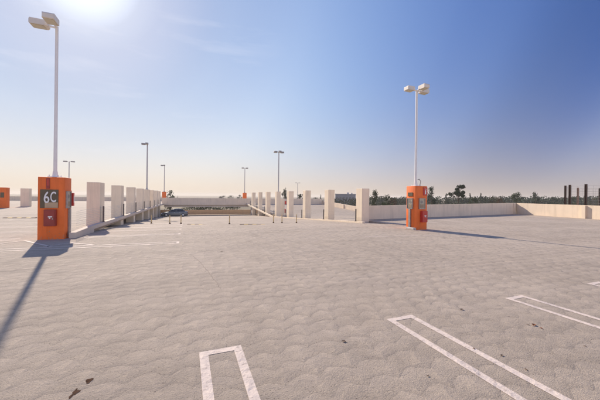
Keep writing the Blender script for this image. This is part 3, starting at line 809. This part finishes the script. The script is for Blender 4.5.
put('tall', 'blue', 321, 194.5, 230, 3.5, 'tiny pointed far tree between the second and third right columns', None, 6)

# far-off wood behind them: one mass of foliage
def wood(name, arcs, leafm):
    vs = []; fs = []
    r = np.random.default_rng(5)
    for (p0, p1, Z0, Z1, y0, y1, cnt, ls) in arcs:
        for i in range(cnt):
            px = r.uniform(p0, p1); Zc = r.uniform(Z0, Z1)
            top = at(px, y0+(y1-y0)*r.uniform(0, 1), Zc)
            lr = r.uniform(1.6, 3.4)
            for k in range(int(70)):
                d = r.normal(size=3); d /= np.linalg.norm(d)
                p = np.array((top[0], top[1], top[2]-lr))+d*lr*r.uniform(.3, 1)**.5*np.array((1.3, 1.3, 1.))
                if k > 40: p[2] -= r.uniform(0, 5.)
                u = r.normal(size=3); u /= np.linalg.norm(u); v = np.cross(u, r.normal(size=3)); v /= np.linalg.norm(v)
                s = ls*r.uniform(.6, 1.2); b0 = len(vs)
                vs += [tuple(p-u*s*.5), tuple(p+v*s*.4), tuple(p+u*s*.5), tuple(p-v*s*.4)]; fs.append((b0, b0+1, b0+2, b0+3))
    me = bpy.data.meshes.new(name); me.from_pydata(vs, [], fs); me.update(); me.materials.append(LEAF[leafm])
    o = bpy.data.objects.new(name, me); COL.objects.link(o); o['kind'] = 'stuff'
    tag(o, 'hazy far wood along the horizon beyond the parapets', 'wood'); return o
wood('far_wood', [(362, 660, 170, 240, 195.6, 199.4, 460, 1.0), (300, 362, 170, 200, 197.6, 199.2, 46, .9)], 'blue')

# far office block between the first two right columns
bx = at(345.5, 194.5, 215)
root = thing('office_block', 'far grey flat roofed office block between the first two columns of the right row', 'building', (bx[0], bx[1], G), math.radians(-30))
hh = bx[2]-G
MB().box(-7.5, 7.5, 0, 9, 0, hh, .05).build('wall', M['far_wall'], root)
MB().box(-7.7, 7.7, -.2, 9.2, hh+.01, hh+.5).build('roof', M['far_wall'], root)
MB().box(1.2, 2.6, 2, 5, hh+.51, hh+1.6).build('rooftop_box', M['far_light'], root)
MB().box(4.2, 5.2, 2, 5, hh+.51, hh+1.3).build('rooftop_box', M['far_light'], root)
for fl in range(3):
    for i in range(6):
        MB().box(-6.8+i*2.35, -5.2+i*2.35, -.05, .02, 1.2+fl*3.0, 2.9+fl*3.0).build('window', M['far_window'], root)
bx = at(333.2, 197, 180)

for i, (px, w_, t) in enumerate(((192, 9, 'leftmost'), (203, 8, 'second'), (214, 10, 'third'), (226, 8, 'fourth'), (238, 9, 'rightmost'))):
    x, y, z = at(px, 207.3, 100+4*(i % 3))
    tree('bush', 'mid', (x, y, G), z-G+1.5, w_*.6, f'{t} of the low green bushes seen through the slit below the far parapet', 'bushes below the far deck', i*1.3, 1500, .42, 3+i)

# ------------------------------------------------------------------ haze
if HAZE:
    o = MB().box(-3700, 3700, -3700, 3700, -8.2, 16.).build('haze', bpy.data.materials.new('haze')); o['kind'] = 'stuff'
    tag(o, 'thin pale haze in the air', 'haze')
    m = o.data.materials[0]; m.use_nodes = True; nt = m.node_tree; nt.nodes.remove(nt.nodes['Principled BSDF'])
    v = nt.nodes.new('ShaderNodeVolumePrincipled'); v.inputs['Density'].default_value = HAZE
    v.inputs['Color'].default_value = (.96, .90, .83, 1); v.inputs['Anisotropy'].default_value = .2
    nt.links.new(v.outputs[0], nt.nodes['Material Output'].inputs['Volume'])

# ------------------------------------------------------------------ light
AZ, EL = 16., 32.
sd = Vector((-math.sin(math.radians(AZ))*math.cos(math.radians(EL)), math.cos(math.radians(AZ))*math.cos(math.radians(EL)), math.sin(math.radians(EL))))
sl = bpy.data.lights.new('sun', 'SUN'); sl.energy = 4.2; sl.angle = math.radians(.7); sl.color = (1., .88, .74)
so = bpy.data.objects.new('sun', sl); COL.objects.link(so); so.location = sd*50
so.rotation_euler = sd.to_track_quat('Z', 'Y').to_euler()
wd = bpy.data.worlds.new('World'); S.world = wd; wd.use_nodes = True
nt = wd.node_tree; bg = nt.nodes['Background']
sky = nt.nodes.new('ShaderNodeTexSky'); sky.sky_type = 'NISHITA'; sky.sun_disc = False
sky.sun_elevation = math.radians(EL); sky.sun_rotation = math.radians(-AZ)
sky.air_density = 1.; sky.dust_density = 1.2; sky.ozone_density = 1.; sky.altitude = 0
# grade the sky: soft shoulder towards the sun, bluer zenith, pale warm haze low down, added fill behind the camera
def vm(op, a, b):
    n = nt.nodes.new('ShaderNodeVectorMath'); n.operation = op
    for i, v in enumerate((a, b)):
        if isinstance(v, tuple): n.inputs[i].default_value = v
        else: nt.links.new(v, n.inputs[i])
    return n
N_ = vm('MULTIPLY', sky.outputs[0], (.050, .070, .150)).outputs[0]
C_ = vm('DIVIDE', N_, vm('ADD', N_, (.62, .62, .62)).outputs[0]).outputs[0]
C_ = vm('MULTIPLY', C_, (1.14, 1.14, 1.11)).outputs[0]
dirn = nt.nodes.new('ShaderNodeTexCoord').outputs['Generated']
sepd = nt.nodes.new('ShaderNodeSeparateXYZ'); nt.links.new(dirn, sepd.inputs[0])
el_ = mth(nt, 'MAXIMUM', sepd.outputs[2], 0.)
hz = mth(nt, 'MULTIPLY', mth(nt, 'POWER', 2.718, mth(nt, 'MULTIPLY', el_, -8.)), .92)
toward = mth(nt, 'ADD', mth(nt, 'MULTIPLY', vm('DOT_PRODUCT', dirn, tuple(sd)).outputs['Value'], .5), .5)
gain = ramp(nt, toward, [(.34, (3.4, 2.7, 2.0)), (.50, (1.2, 1., .9)), (.595, (.31, .42, .58)), (.665, (.30, .385, .51)), (.72, (.50, .545, .63)), (.79, (.68, .685, .72)), (.915, (.97, .92, .84)), (.97, (.67, .70, .73)), (.991, (.60, .61, .67)), (.9962, (.66, .66, .70)), (.9987, (.92, .90, .88)), (1., (1.5, 1.4, 1.3))])  # lowest stops: unseen sky behind the camera, boosted as added warm fill
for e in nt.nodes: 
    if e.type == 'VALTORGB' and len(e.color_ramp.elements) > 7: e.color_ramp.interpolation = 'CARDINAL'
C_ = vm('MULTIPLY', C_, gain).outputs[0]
hc = ramp(nt, toward, [(.22, (2.3, 1.8, 1.3)), (.43, (2.1, 1.65, 1.2)), (.545, (.40, .335, .305)), (.66, (.435, .355, .305)), (.80, (.57, .465, .375)), (.96, (.58, .48, .375))])  # haze colour; first stops are added fill from the out-of-view horizon
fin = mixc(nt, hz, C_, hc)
# thin streaks of high cloud
mp = nt.nodes.new('ShaderNodeMapping'); mp.inputs['Scale'].default_value = (2.2, 2.2, 16.); nt.links.new(dirn, mp.inputs['Vector'])
cl = noise(nt, mp.outputs[0], 1.3, 5, .6)
cl = mth(nt, 'MULTIPLY', ramp(nt, cl, [(.54, 0.), (.75, 1.)]), ramp(nt, toward, [(.93, 0.), (.975, .13)]))
fin = mixc(nt, cl, fin, (.92, .87, .84))
fin = vm('MULTIPLY', fin, (10., 10., 10.)).outputs[0]
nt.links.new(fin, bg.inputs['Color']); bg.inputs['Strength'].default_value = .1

# ------------------------------------------------------------------ render settings
S.render.engine = 'CYCLES'
S.cycles.use_denoising = True
S.cycles.max_bounces = 6; S.cycles.transparent_max_bounces = 8
S.view_settings.view_transform = 'Standard'; S.view_settings.look = 'None'
S.view_settings.gamma = 1.; S.view_settings.exposure = .58; S.view_settings.use_curve_mapping = False
